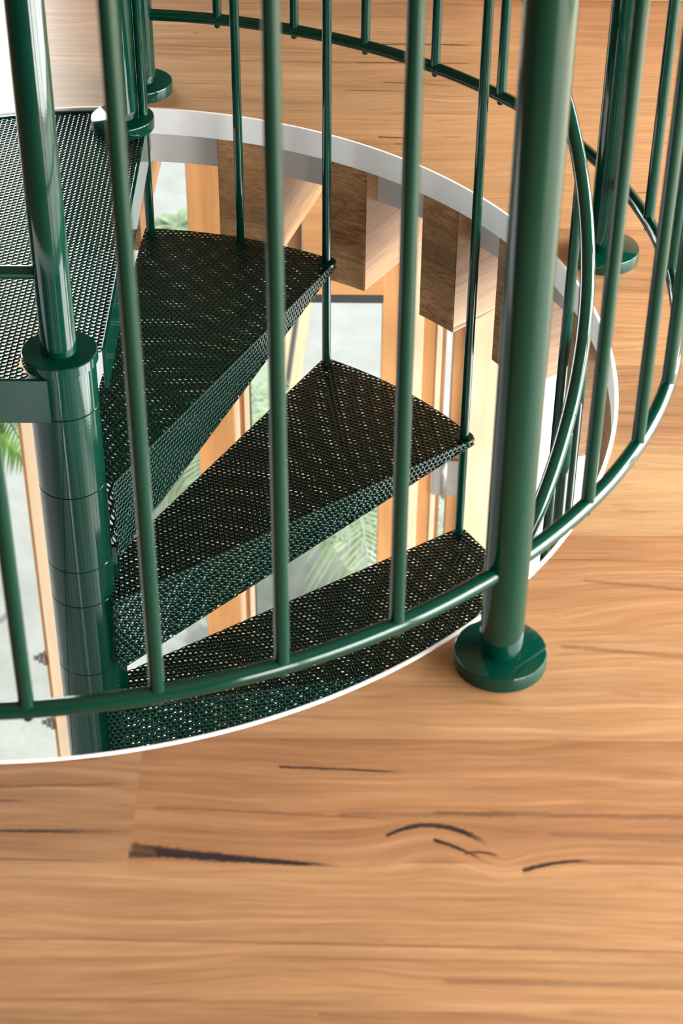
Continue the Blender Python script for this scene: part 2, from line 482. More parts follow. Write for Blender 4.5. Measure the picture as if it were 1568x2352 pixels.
def ring_wall(name, r0, r1, z0, z1, a0, a1, mat, seg=None, c=OC, bev=0.0):
    """curved flat bar between two azimuths"""
    full = abs(a1 - a0) >= 360
    n = seg or max(8, int(abs(a1 - a0) / 1.5))
    prof = [(r0, z0), (r1, z0), (r1, z1), (r0, z1)]
    if bev: prof = [(r0, z0), (r1, z0), (r1, z1 - bev), (r1 - bev, z1), (r0 + bev, z1), (r0, z1 - bev)]
    m = len(prof); v = []; f = []
    cnt = n if full else n + 1
    for i in range(cnt):
        a = rad(a0 + (a1 - a0) * i / n)
        for r, z in prof: v.append((c.x + r * math.cos(a), c.y + r * math.sin(a), z))
    for i in range(n):
        j = (i + 1) % cnt
        for k in range(m):
            l = (k + 1) % m
            f.append((i*m + k, j*m + k, j*m + l, i*m + l))
    if not full:
        f.append(tuple(range(m))[::-1]); f.append(tuple((cnt-1)*m + k for k in range(m)))
    o = MB().add(v, f).build(name, mat)
    return auto_smooth(o, 30)

rim = ring_wall('trim_1', .7945, .8000, -.047, .0012, 0, 360, WHITE, 240, bev=.001)
tag(rim, kind='structure')
# plywood deck under the boards
deck = ring_wall('floor_deck', .803, 1.9, -.045, -.002, 0, 360, mat_plain('plywood_deck', (.42, .30, .18), .7), 96)
tag(deck, kind='structure')

# ------------------------------------------------------------------ radial laminated beams
beams = [  # left azimuth, right azimuth, direction, label
    (94.0, 87.3, 88.5, 'laminated timber beam half hidden beside the edge of the green landing'),
    (76.6, 69.3, 73.0, 'laminated timber beam above the highest step, nearly behind the thin green bar'),
    (62.0, 55.8, 57.5, 'dark ended laminated timber beam just right of the tip of the highest step'),
    (47.1, 41.2, 42.0, 'laminated timber beam with a dark layer near its top, over the second step'),
    (33.8, 27.0, 31.0, 'cracked laminated timber beam partly behind the thick blurred front post'),
    (17.6, 12.0, 16.0, 'laminated timber beam hanging behind the curved green handrail'),
    (2.5, -3.5, 1.0, 'laminated timber beam at the far right of the round opening, mostly covered'),
]
for i, (aL, aR, ad, lab) in enumerate(beams):
    PL = Vector((OC.x + .7985*math.cos(rad(aL)), OC.y + .7985*math.sin(rad(aL)), 0))
    PR = Vector((OC.x + .7985*math.cos(rad(aR)), OC.y + .7985*math.sin(rad(aR)), 0))
    d = Vector((math.cos(rad(ad)), math.sin(rad(ad)), 0))
    ctr = (PL + PR) / 2
    root = bpy.data.objects.new('laminated_beam', None)
    zt, zb = -.048, -.290
    # local frame: x along beam, y left
    n = Vector((-d.y, d.x, 0))
    def loc(p): q = p - ctr; return (q.dot(d), q.dot(n))
    lx, ly = loc(PL); rx, ry = loc(PR); L = 1.25
    r_ = .0025
    # outline with slightly eased arris
    v = []
    ends = [(lx, ly), (rx, ry)]
    mb = MB()
    seg = 6
    face = [(lx + (rx-lx)*k/seg, ly + (ry-ly)*k/seg) for k in range(seg + 1)]
    # bow of the cut face following the opening
    bow = .7985 - math.sqrt(max(0, .7985**2 - ((PL-PR).length/2)**2))
    face = [(x + bow * (1 - (2*k/seg - 1)**2), y) for k, (x, y) in enumerate(face)]
    vs = [(x, y, zb) for x, y in face] + [(x, y, zt) for x, y in face]
    fs = [(k, k+1, k+1+seg+1, k+seg+1) for k in range(seg)]
    vs += [(L, ly, zb), (L, ry, zb), (L, ly, zt), (L, ry, zt)]
    b = 2*(seg+1)
    fs2 = [(seg, b+1, b+3, 2*seg+1), (b, 0, seg+1, b+2), (b+1, b, b+2, b+3)]
    top = tuple(range(seg+1, 2*seg+2)) + (b+3, b+2)
    bot = tuple(range(0, seg+1)) + (b+1, b)
    fs2 += [top, bot[::-1]]
    me = bpy.data.meshes.new('laminated_beam')
    me.from_pydata(vs, [], fs + fs2)
    me.materials.append(BEAM_END); me.materials.append(BEAM_SIDE)
    bm = bmesh.new(); bm.from_mesh(me)
    for q in bm.faces: q.material_index = 0 if q.index < seg else 1
    bm.edges.ensure_lookup_table()
    bmesh.ops.recalc_face_normals(bm, faces=bm.faces)
    ed = [e for e in bm.edges if len(e.link_faces) == 2 and e.calc_face_angle(0) > rad(40)]
    bmesh.ops.bevel(bm, geom=ed, offset=.0018, segments=2, affect='EDGES')
    bm.to_mesh(me); bm.free()
    o = bpy.data.objects.new('laminated_beam', me)
    o.location = ctr; o.rotation_euler = (0, 0, rad(ad))
    link(o); tag(o, lab, 'beam', 'laminated beams radiating from the round opening')

# curved white fascia between the beams
fz0, fz1 = -.125, -.047
k = 2
spans = [(beams[j][0] + .6, beams[j+1][0] - 0, j) for j in range(len(beams) - 1)]
for j in range(len(beams) - 1):
    aR = beams[j][1]; aL2 = beams[j+1][0]
    o = ring_wall('trim_%d' % k, .838, .846, fz0, fz1, aL2 - 3.2, aR + 1.0, WHITE_FASCIA, 16)
    tag(o, kind='structure'); k += 1

# ------------------------------------------------------------------ perforated sheet
PITCHH = .0095; HR = .00280; TH = .0021
def perf(name, inside, xr, yr, ang, frame, mat, parent, clip=None, seg=12, th=TH):
    """triangular perforation; inside(u,v)->bool arrays; frame(u,v,w)->xyz arrays; clip(u,v)->u,v"""
    p = PITCHH; ca, sa = math.cos(ang), math.sin(ang)
    ni = int((xr[1]-xr[0] + yr[1]-yr[0]) / p * 1.3) + 4
    cu, cv_ = (xr[0]+xr[1])/2, (yr[0]+yr[1])/2
    I, J = np.meshgrid(np.arange(-ni, ni), np.arange(-ni, ni), indexing='ij')
    gu = I * p + (J % 2) * p * .5; gv = J * p * math.sqrt(3) / 2
    U = cu + gu * ca - gv * sa; V = cv_ + gu * sa + gv * ca
    ok = inside(U, V)
    idx = -np.ones(U.shape, int); idx[ok] = np.arange(ok.sum())
    U, V = U[ok], V[ok]; Ii, Jj = I[ok], J[ok]; n = len(U)
    A = ang + np.arange(12) * PI / 6
    hexr = np.where(np.arange(12) % 2 == 0, p / 2, p / math.sqrt(3))
    hu = U[:, None] + hexr * np.cos(A); hv = V[:, None] + hexr * np.sin(A)
    cu2 = U[:, None] + HR * np.cos(A); cv2 = V[:, None] + HR * np.sin(A)
    if clip:
        hu, hv = clip(hu, hv); cu2, cv2 = clip(cu2, cv2)
    sets = []
    for (a, b, w) in ((hu, hv, 0), (cu2, cv2, 0), (hu, hv, -th), (cu2, cv2, -th)):
        sets.append(frame(a, b, np.full_like(a, w)))
    verts = np.concatenate([s[:, None] for s in sets], axis=1)  # n,4,12,3
    verts = verts.reshape(-1, 3)
    base = (np.arange(n) * 48)[:, None]
    k = np.arange(12); l = (k + 1) % 12
    top = np.stack([k, l, 12 + l, 12 + k], 1); bot = np.stack([24 + l, 24 + k, 36 + k, 36 + l], 1)
    wal = np.stack([12 + k, 12 + l, 36 + l, 36 + k], 1)
    F_ = np.concatenate([top, bot, wal]).reshape(1, -1) + base
    faces = F_.reshape(-1, 4)
    # outer walls where a neighbour is missing
    nb = [(1, 0, 1, 0), (0, 1, -1, 1), (-1, 1, -2, 1)]
    extra = []
    odd = Jj % 2
    dirs = [(1, 0, 1, 0), (0, 1, 1, 1), (-1, 1, 0, 1), (-1, 0, -1, 0), (-1, -1, 0, -1), (0, -1, 1, -1)]
    # (di for even row, dj, di for odd row, dj)
    for q, (de, dj, do, dj2) in enumerate(dirs):
        di = np.where(odd == 0, de, do)
        ii = Ii + di + ni; jj = Jj + dj + ni
        good = (ii >= 0) & (jj >= 0) & (ii < 2*ni) & (jj < 2*ni)
        miss = np.ones(n, bool); miss[good] = idx[ii[good], jj[good]] < 0
        for h in ((2*q - 1) % 12, 2*q):
            m = (h + 1) % 12
            e = np.stack([m + 0*Ii[miss], h + 0*Ii[miss], 24 + h + 0*Ii[miss], 24 + m + 0*Ii[miss]], 1) + base[miss]
            extra.append(e)
    faces = np.concatenate([faces] + extra)
    me = bpy.data.meshes.new(name)
    me.vertices.add(len(verts)); me.vertices.foreach_set('co', verts.astype(np.float32).ravel())
    me.loops.add(faces.size); me.loops.foreach_set('vertex_index', faces.astype(np.int32).ravel())
    me.polygons.add(len(faces))
    me.polygons.foreach_set('loop_start', np.arange(0, faces.size, 4, dtype=np.int32))
    me.polygons.foreach_set('loop_total', np.full(len(faces), 4, dtype=np.int32))
    me.update(calc_edges=True); me.validate()
    me.materials.append(mat)
    return link(bpy.data.objects.new(name, me), parent)

# ------------------------------------------------------------------ spiral staircase
stair = empty('spiral_staircase', (0, 0, -2.767), 'dark green steel spiral staircase of perforated steps winding down the round opening', 'staircase')
Z0 = 2.767     # stair is built in the frame of its base
A0 = 85.64; STEP = 26.07; RISE = .2126
RB = .7385      # radius of the stair balusters
def P3(r, a, z): return Vector((r * math.cos(rad(a)), r * math.sin(rad(a)), z))
RH = .050

def zrel(z): return z + Z0

# tread template in its own frame: front corner azimuth 0
def make_tread():
    t = bpy.data.objects.new('tread', None); COL.objects.link(t)
    aF = -.9          # front outer corner azimuth (front = descending side)
    aB = STEP + .9
    Rout = .752
    # front edge: line from corner towards a point offset from the axis
    C = Vector((Rout * math.cos(rad(aF)), Rout * math.sin(rad(aF))))
    off = .060
    dirang = rad(aF) + math.asin(off / Rout)
    D = Vector((math.cos(dirang), math.sin(dirang))); Nn = Vector((-D.y, D.x))   # Nn points to the tread side
    B = Vector((math.cos(rad(aB)), math.sin(rad(aB)))); Bn = Vector((B.y, -B.x))
    def sd_front(u, v): return (u - C.x) * Nn.x + (v - C.y) * Nn.y
    def sd_back(u, v): return u * Bn.x + v * Bn.y
    def inside(u, v):
        r = np.hypot(u, v); s = (u - C.x) * D.x + (v - C.y) * D.y
        return (sd_front(u, v) > -.4 * PITCHH) & (sd_back(u, v) > -.0040) & (r < Rout + .0042) & (r > RH - .004) & (s > -.730)
    def clip(u, v):
        d = sd_front(u, v); m = np.minimum(d, 0)
        u, v = u - Nn.x * m, v - Nn.y * m
        d = sd_back(u, v) + .0006; m = np.minimum(d, 0)
        u, v = u - Bn.x * m, v - Bn.y * m
        r = np.hypot(u, v); k = np.where(r > Rout + .0008, (Rout + .0008) / r, 1)
        return u * k, v * k
    o = perf('step_plate', inside, (0, .76), (-.1, .4), dirang,
             lambda u, v, w: np.stack([u, v, w], -1), GREEN_MESH, t, clip)
    # front flange, deeper towards the pole
    L = .735
    def fin(u, v):    # u along front edge from the corner inward (negative), v down
        return (u < .002) & (u > -L + .004) & (v > -.012 - .178 * (-u) + .002) & (v < .3 * PITCHH)
    def fclip(u, v):
        return np.clip(u, -L, 0), np.minimum(v, 0)
    def fframe(u, v, w):
        x = C.x + D.x * u - Nn.x * (w + 0*u); y = C.y + D.y * u - Nn.y * (w + 0*u)
        return np.stack([x + Nn.x * -.000, y, v], -1)
    f = perf('front_flange', fin, (-L, 0), (-.15, 0), 0.0, fframe, GREEN_MESH, t, fclip)
    # underside plate closing the wedge of the step from the flange foot to the back edge
    bc = Vector((Rout * math.cos(rad(aB)), Rout * math.sin(rad(aB))))
    def zlow(u, v):
        s_ = -((u - C.x) * D.x + (v - C.y) * D.y); d_ = sd_front(u, v)
        e_ = sd_back(u, v) + d_
        zf = -.012 - .178 * s_
        q_ = np.clip(d_ / np.maximum(e_, 1e-4), 0, 1)
        return zf * (1 - q_) + (-.010) * q_
    perf('underside_plate', inside, (0, .76), (-.1, .4), dirang + .26,
         lambda u, v, w: np.stack([u, v, w + zlow(u, v)], -1), GREEN_MESH, t, clip)
    # hub sleeve, spacer and bracket
    hub = MB().lathe([(.030, -.1425), (.0492, -.1425), (RH, -.1417), (RH, -.0008), (.0492, 0), (.030, 0)], seg=64).build('hub', GREEN, t)
    auto_smooth(hub)
    sp = MB().lathe([(.030, -.2120), (.0492, -.2120), (RH, -.2112), (RH, -.1437), (.0492, -.1429), (.030, -.1429)], seg=64).build('spacer', GREEN, t)
    auto_smooth(sp)
    br = MB()
    Mx = Matrix.Rotation(rad(-38), 4, 'Z')
    br.box((.040, -.004, -.2115), (.058, .004, -.1435), Mx, .0008)
    br.build('bracket', GREEN, t)
    # ring around the baluster at the front corner
    for ad in (0,):
        p = P3(RB, ad, 0)
        w = MB().lathe([(.008, -.004), (.0155, -.004), (.0165, -.003), (.0165, .0015), (.0155, .0025), (.008, .0025)], (p.x, p.y, 0), 24)
        w.build('baluster_collar', GREEN, t)
    return t
tread0 = make_tread()
def tread_z(k): return -.003 - RISE * k
NT_ = 12
for k in range(1, NT_ + 1):
    t = tread0 if k == 1 else copy_tree(tread0)
    t.parent = stair
    t.location = (0, 0, zrel(tread_z(k)))
    t.rotation_euler = (0, 0, rad(A0 - STEP * k))
# column
cp = MB()
cp.lathe([(0, 0), (.13, 0), (.13, .010), (.128, .012), (.030, .012), (.030, zrel(-.25)), (.0255, zrel(-.22)), (.0255, zrel(1.03)), (.022, zrel(1.035)), (0, zrel(1.035))], seg=64)
o = auto_smooth(cp.build('centre_pole', GREEN, stair))
lh = MB().lathe([(.030, zrel(-.0735)), (.0495, zrel(-.0735)), (.0503, zrel(-.0725)), (.0503, zrel(-.002)), (.030, zrel(-.002))], seg=64)
auto_smooth(lh.build('top_hub', GREEN, stair))
ls = MB().lathe([(.030, zrel(-.2148)), (.0492, zrel(-.2148)), (RH, zrel(-.214)), (RH, zrel(-.0755)), (.0492, zrel(-.0747)), (.030, zrel(-.0747))], seg=64)
auto_smooth(ls.build('spacer', GREEN, stair))
cap = MB().lathe([(.0262, zrel(.000)), (.0535, zrel(.000)), (.0545, zrel(.001)), (.0545, zrel(.0155)), (.0530, zrel(.017)), (.0262, zrel(.017))], seg=64)
auto_smooth(cap.build('pole_collar', GREEN, stair))

# handrail helix
def hz(a): return .205 + .00815 * a
pts = []; rr = []
a = 85.6
seams = [A0 - STEP * k + 1.3 for k in range(1, NT_ + 1)]
grid = sorted(set([round(85.6 - 1.5 * i, 3) for i in range(int((85.6 + 227) / 1.5) + 1)] + [round(s + e, 3) for s in seams for e in (-.06, -.03, .03, .06)]), reverse=True)
for a in grid:
    pts.append(P3(.7357, a, zrel(hz(a))))
    rr.append(.0099 if any(abs(a - s) < .04 for s in seams) else .0106)
hr = MB().tube(pts, rr, 20).build('handrail', GREEN, stair)
auto_smooth(hr, 28)

# stair balusters
def baluster_mesh(h, r=.0080):
    return MB().cyl((0, 0, 0), (0, 0, h), r, 18, .0006)
mc = None
for k in range(0, NT_):
    a = A0 - STEP * k
    zb = tread_z(k + 1); zt = hz(a) - .004
    p = P3(RB, a, 0)
    if mc is None:
        b0 = auto_smooth(baluster_mesh(zt - zb + .012).build('baluster', GREEN, stair)); mc = b0.data; b = b0
    else:
        b = bpy.data.objects.new('baluster', mc); link(b, stair)
    b.location = (p.x, p.y, zrel(zb - .012))
mm = None
for k in range(1, NT_ + 1):
    a = A0 - STEP * (k - .5) + .05
    zb = tread_z(k); zt = hz(a) - .004
    p = P3(RB, a, 0)
    if mm is None:
        b = auto_smooth(baluster_mesh(zt - zb + .012).build('baluster', GREEN, stair)); mm = b.data
    else:
        b = bpy.data.objects.new('baluster', mm); link(b, stair)
    b.location = (p.x, p.y, zrel(zb - .012))

# ------------------------------------------------------------------ landing
land = empty('stair_landing', (0, 0, 0), 'green perforated metal landing plate at top of the spiral stair', 'landing')
XR = .0560; YF = -.0545
def lin(u, v):
    r = np.hypot(u - OC.x, v - OC.y)
    d = np.hypot(u, v)
    return (u < XR - .002) & (v > YF + .004) & (r < .783) & (d > .058) & ~((u > -.01) & (v < .03)) & (u > -.78)
def lclip(u, v):
    r = np.hypot(u - OC.x, v - OC.y); k = np.where(r > .784, .784 / r, 1)
    u = OC.x + (u - OC.x) * k; v = OC.y + (v - OC.y) * k
    return np.minimum(u, XR), np.maximum(v, YF)
perf('perforated_plate', lin, (-.78, .06), (-.06, .79), PI/2, lambda u, v, w: np.stack([u, v, w - .004], -1), GREEN_MESH, land, lclip)
rp = MB()
rp.box((XR, .030, -.070), (XR + .006, .778, 0), None, .0007)
rp.build('side_plate', GREEN, land)
fp = MB()
fp.box((-.775, YF - .001, -.0728), (-.012, YF + .005, 0), None, .0007)
fp.build('front_plate', GREEN, land)
# curved outer edge bar
n = 40; v = []; f = []
for i in range(n + 1):
    a = rad(86.0 + (180 - 84) * i / n - 1.0)
    for r, z in ((.784, -.045), (.789, -.045), (.789, -.002), (.784, -.002)):
        v.append((OC.x + r*math.cos(a), OC.y + r*math.sin(a), z))
for i in range(n):
    for k in range(4):
        l = (k+1) % 4; f.append((i*4+k, (i+1)*4+k, (i+1)*4+l, i*4+l))
f += [(3, 2, 1, 0), tuple(n*4 + k for k in range(4))]
auto_smooth(MB().add(v, f).build('outer_edge_bar', GREEN, land))

def post_parts(root, p, h, base_z=0.0, collar=True, R=.0255, fl=.0545):
    """newel post: part post with its flange and spigot as sub-parts"""
    post = auto_smooth(MB().lathe([(.021, base_z + .030), (R - .0006, base_z + .030), (R, base_z + .0307), (R, base_z + h - .002), (R - .002, base_z + h), (0, base_z + h)], p, 64).build('post', GREEN, root))
    auto_smooth(MB().lathe([(.0, base_z + .018), (.0222, base_z + .018), (.0222, base_z + .034)], p, 48).build('spigot', GREEN, post))
    auto_smooth(MB().lathe([(0, base_z), (fl - .001, base_z), (fl, base_z + .001), (fl, base_z + .0180), (fl - .0008, base_z + .0196), (fl - .0025, base_z + .0205), (0, base_z + .0205)], p, 72).build('flange', GREEN, post))
    return post
# newel on the landing and its guard along the left-hand side
post_parts(land, (.021, .727, -.002), 1.03, 0.0)
lr = MB().cyl((-.02, 0, .1445), (-.72, 0, .1445), .0098, 20).cyl((-.02, 0, .95), (-.72, 0, .95), .0106, 20)
lrail = empty('landing_guard', (-.4, 0, .144), 'horizontal green rail reaching left from the pole across the landing', 'guard rail')
lr = MB().cyl((.378, 0, 0), (-.34, 0, 0), .0098, 24); auto_smooth(lr.build('bottom_rail', GREEN, lrail))
auto_smooth(MB().cyl((.378, 0, .82), (-.34, 0, .82), .0106, 24).build('top_rail', GREEN, lrail))
for x in (-.30, -.18, -.06):
    auto_smooth(MB().cyl((x, 0, .004), (x, 0, .816), .008, 16).build('baluster', GREEN, lrail))
auto_smooth(MB().cyl((-.36, 0, -.148), (-.36, 0, .84), .0255, 32).build('post', GREEN, lrail))

# ------------------------------------------------------------------ round balustrade standing on the floor
bal = empty('round_balustrade', (OC.x, OC.y, 0), 'green steel balustrade curving around the opening on flanged posts', 'balustrade')
RR, ZR, RPZ = .8655, .1442, 1.02
posts = [-112.8, -46.36, 20.05, 86.74]
for a in posts:
    post_parts(bal, (RR*math.cos(rad(a)), RR*math.sin(rad(a)), 0), RPZ + .01)
def arc(a0, a1, z, r, dz=0):
    n = int(abs(a1 - a0) / 1.2) + 2
    return [Vector((r*math.cos(rad(a0 + (a1-a0)*i/n)), r*math.sin(rad(a0 + (a1-a0)*i/n)), z)) for i in range(n+1)]
for a0, a1 in zip(posts[:-1], posts[1:]):
    g = 1.55
    auto_smooth(MB().tube(arc(a0 + g, a1 - g, ZR, RR), .0100, 20).build('bottom_rail', GREEN, bal), 50)
auto_smooth(MB().tube(arc(posts[0], posts[-1], RPZ, RR), .0130, 20).build('top_rail', GREEN, bal), 50)
azs = [-103.0, -93.5, -84.1, -75.2, -66.2, -57.0, -36.2, -27.0, -17.8, -8.5, .9, 10.4, 29.8, 40.1, 49.7, 59.1, 68.1, 77.4]
bm_, nb_ = None, None
for a in azs:
    if bm_ is None:
        b = auto_smooth(MB().cyl((0, 0, .004), (0, 0, RPZ - ZR), .0082, 20).build('baluster', GREEN, bal)); bm_ = b.data
        nn = auto_smooth(MB().lathe([(0, -.0155), (.0035, -.0150), (.0052, -.013), (.0055, -.0105), (.0055, -.006)], (0, 0, 0), 16).build('rail_nub', GREEN, b)); nb_ = nn.data
    else:
        b = bpy.data.objects.new('baluster', bm_); link(b, bal)
        nn = bpy.data.objects.new('rail_nub', nb_); link(nn, b)
    b.location = (RR*math.cos(rad(a)), RR*math.sin(rad(a)), ZR)

# ------------------------------------------------------------------ lower storey
ZG = -2.767
o = MB().box((-9, -6, ZG - .1), (9, 1.74, ZG)).build('floor_lower', mat_concrete('inner_concrete', (.40, .40, .39), (.50, .50, .49), .35)); tag(o, kind='structure')
o = MB().box((-9, 1.74, ZG - .1), (9, 14, ZG)).build('ground_outside', CONCRETE); tag(o, kind='structure')
YFc = 1.70
def member(name, x0, x1, y0, y1, z0, z1, mat, parent):
    c = ((x0+x1)/2, (y0+y1)/2, (z0+z1)/2)
    return MB().box((x0-c[0], y0-c[1], z0-c[2]), (x1-c[0], y1-c[1], z1-c[2]), None, .002).build(name, mat, parent, c)
def frame_empty(name):
    e = bpy.data.objects.new(name, None); COL.objects.link(e); return tag(e, kind='structure')
ZT = -.30
w1 = frame_empty('window_1')     # left light beside the pole
member('jamb', -.420, -.330, YFc, YFc+.09, ZG, ZT, TIMBER_SUNLIT, w1)
member('stop_bead', -.432, -.420, YFc+.02, YFc+.07, ZG, ZT, TIMBER, w1)
member('glass_pane', -2.0, -.432, YFc+.045, YFc+.051, ZG+.08, ZT, GLASS, w1)
member('glass_pane', -.330, .030, YFc+.045, YFc+.051, ZG+.08, ZT, GLASS, w1)
d1 = frame_empty('door_1')
member('stile', .034, .127, YFc, YFc+.055, ZG, ZT, TIMBER, d1)
member('glazing_bead', .127, .141, YFc+.006, YFc+.05, ZG, ZT, TIMBER_SUNLIT, d1)
member('rebate', .141, .153, YFc+.02, YFc+.05, ZG, ZT, TIMBER, d1)
member('edge_strip', .153, .167, YFc+.012, YFc+.05, ZG, ZT, TIMBER_SUNLIT, d1)
member('gasket', .167, .171, YFc+.014, YFc+.05, ZG, ZT, DARK, d1)
member('glass_pane', .171, .505, YFc+.045, YFc+.051, ZG+.08, ZT, GLASS, d1)
member('head_panel', .305, .505, YFc-.01, YFc+.04, -.935, ZT, TIMBER_H, d1)
member('dark_edge', .268, .303, YFc+.01, YFc+.05, -.87, ZT, TIMBER_BROWN, d1)
member('head_shadow_bar', .305, .505, YFc+.0, YFc+.05, -.965, -.937, DARK, d1)  # shadow line under the head panel, put in as a dark bar
d2 = frame_empty('door_2')
member('stile', .500, .553, YFc, YFc+.055, ZG, ZT, TIMBER, d2)
member('stile', .553, .576, YFc+.01, YFc+.055, ZG, ZT, TIMBER_BROWN, d2)
member('edge_strip', .576, .603, YFc-.006, YFc+.055, ZG, ZT, TIMBER_SUNLIT, d2)
member('stile', .603, .636, YFc, YFc+.055, ZG, ZT, TIMBER, d2)
member('edge_strip', .636, .650, YFc-.004, YFc+.055, ZG, ZT, TIMBER_SUNLIT, d2)
member('stile', .650, .661, YFc+.006, YFc+.055, ZG, ZT, TIMBER_BROWN, d2)
d3 = frame_empty('door_3')
member('stile', .679, .722, YFc, YFc+.055, ZG, ZT, TIMBER, d3)
member('door_leaf', .722, .885, YFc-.03, YFc+.04, ZG, ZT, TIMBER_SUNLIT, d3)
# butt hinges bridging the gap between the two doors
for zc in (-1.49, -.55, -2.35):
    h = MB().box((.640, YFc-.012, zc-.055), (.664, YFc-.005, zc+.055), None, .0008)
    h.box((.677, YFc-.012, zc-.055), (.708, YFc-.002, zc+.055), None, .0008)
    hinge = h.build('hinge', ZINC, d3)
    MB().cyl((.6705, YFc-.012, zc-.062), (.6705, YFc-.012, zc+.062), .0068, 16).build('hinge_pin', STEEL, hinge)
# coach bolts on the left jamb
for i, (z, lab) in enumerate(((-2.175, 'upper of two grey bolts beside the sunlit timber jamb, lower left'), (-2.43, 'lower of two grey bolts beside the sunlit timber jamb, just above the floor edge'))):
    b = empty('coach_bolt', (-.432, YFc+.03, z), lab, 'bolt', 'coach bolts in the timber jamb')
    MB().cyl((0, 0, 0), (-.008, 0, 0), .0215, 24).build('washer', ZINC, b)
    MB().tube([(-.008, 0, 0), (-.022, 0, 0)], .0155, 6).build('nut', ZINC, b)
    MB().cyl((-.022, 0, 0), (-.036, 0, 0), .0075, 12).build('shank', ZINC, b)
# white wall right of the doors, and an unseen near wall with gaps shaped to stripe the light
o = MB().box((.885, YFc, ZG), (5.0, YFc+.16, -.30)).build('wall_far_lower', mat_plain('white_render', (.86, .86, .85), .8, .01)); tag(o, kind='structure')
w = MB()
for xa, xb in ((-6, -2.2), (-1.9, -1.3), (-.7, -.45), (-.2, .5), (.75, 1.4), (2.4, 6)):
    w.box((xa, -4.6, ZG), (xb, -4.5, -.30))
tag(w.build('wall_near_stripe_piers', mat_plain('unseen_pier_dark', (.10, .10, .095), .7, .02)), kind='structure')
# soffit of the upper storey outside the circle of joists
SOF = mat_plain('white_soffit', (.8, .8, .79), .8, .01)
w = MB().box((-4, -5, -.30), (-2.05, 1.7, -.27)); w.box((2.05, -5, -.30), (4, 1.7, -.27)); w.box((-2.05, -5, -.30), (2.05, -2.05, -.27))
w.box((-4, 1.76, -.32), (4, 2.7, -.27))
tag(w.build('ceiling_lower', SOF), kind='structure')

# garden strip outside: feathery palms
def frond(mb, base, az, L, lift, n=18, w=.0065, droop=.5):
    spine = []
    d = Vector((math.cos(az), math.sin(az), 0))
    for i in range(n + 1):
        s = i / n
        spine.append(base + d * L * s * math.cos(lift) + Vector((0, 0, L * (s * math.sin(lift) - droop * s * s))))
    mb.tube(spine, [.005 * (1 - .8 * i / n) + .001 for i in range(n + 1)], 6)
    side = Vector((-d.y, d.x, 0))
    for i in range(2, n + 1):
        s = i / n; ll = L * .46 * math.sin(PI * (.12 + .85 * s)) + .02
        for sg in (-1, 1):
            t = (spine[i] - spine[i-1]).normalized()
            dd = (side * sg + t * 1.0 + Vector((0, 0, random.uniform(-.35, -.05)))).normalized()
            p0 = spine[i]; p1 = p0 + dd * ll * .5 + Vector((0, 0, .01)); p2 = p0 + dd * ll + Vector((0, 0, -.06 * ll / .2))
            nn = dd.cross(Vector((0, 0, 1))).normalized() * w
            up_ = Vector((0, 0, .0012))
            v = [p0 - nn*.3, p0 + nn*.3, p1 + nn, p1 - nn, p2, p0 - nn*.3 - up_, p0 + nn*.3 - up_, p1 + nn - up_, p1 - nn - up_]
            mb.add(v, [(0, 1, 2, 3), (3, 2, 4), (6, 5, 8, 7), (8, 7, 4)[::-1], (0, 3, 8, 5), (1, 6, 7, 2)])
def palm(name, loc, L, nf, mat, lab, cat, seed, h=.25, group=None):
    random.seed(seed)
    r = empty(name, loc, lab, cat, group)
    MB().tube([Vector((0, 0, 0)), Vector((.01, 0, h*.5)), Vector((0, .01, h))], [.013, .010, .008], 10).build("trunk", LEAF_HAZED, r)
    mb = MB()
    for i in range(nf):
        az = 2*PI*i/nf + random.uniform(-.3, .3)
        frond(mb, Vector((0, 0, h)), az, L*random.uniform(.75, 1.1), rad(random.uniform(15, 65)), droop=random.uniform(.35, .7))
    mb.build('fronds', mat, r)
    return r
palm('garden_palm', (.44, 2.85, ZG), .58, 13, LEAF_HAZED, 'pale feathery garden palm behind the glass, seen between the second and third steps', 'plant', 5, .26)
palm('garden_palm', (-.06, 3.35, ZG), .42, 10, LEAF_HAZED, 'smaller pale palm outside, left of the bigger palm beyond the glass', 'plant', 8, .22)
palm('garden_palm', (-.70, 2.62, ZG), .26, 11, LEAF, 'bright green leafy plant at the left edge below the landing', 'plant', 11, .84)
palm('garden_palm', (-.31, 4.85, ZG), .15, 6, LEAF_HAZED, 'faint pale plant far outside beyond the beam nearest the landing', 'plant', 15, .2)

# charcoal board fence added beyond the garden to darken the landing holes
fe = empty('added_dark_fence', (-2.1, 4.95, ZG), 'dark board fence added outside to darken the view through the holes of the landing plate', 'fence')
for i in range(9):
    MB().box((-1.5, -.012, .06 + i*.155), (1.45, .012, .06 + i*.155 + .145), None, .002).build('board', mat_wood('added_fence_charcoal', (.025, .022, .02), (.05, .042, .035), 'X', 1, .7, .2) if i == 0 else bpy.data.materials['added_fence_charcoal'], fe)
for x in (-1.45, 0, 1.40):
    MB().box((x-.035, .012, 0), (x+.035, .08, 1.5), None, .003).build('post', bpy.data.materials['added_fence_charcoal'], fe)

# door shadow and sunlit paving outside, put in as coloured strips
o = MB().box((.0, 0, 0), (.020, 1.0, .004), Matrix.Rotation(rad(-3.0), 4, 'Z'), .001).build('door_shadow_strip', DARK, None, (.168, 3.82, ZG + .0125))
tag(o, 'thin dark strip standing for a door shadow on the paving outside the doors', 'strip')
o = MB().box((0, 0, 0), (.105, 1.0, .012), Matrix.Rotation(rad(-3.0), 4, 'Z'), .002).build('sunlit_paving_strip', mat_wood('sunlit_paving_colour', (.72, .50, .28), (.8, .6, .36), 'Y', 1, .5, .08), None, (.125, 3.82, ZG))
tag(o, 'pale strip standing for sunlit paving, under the thin dark strip', 'sunlit strip')

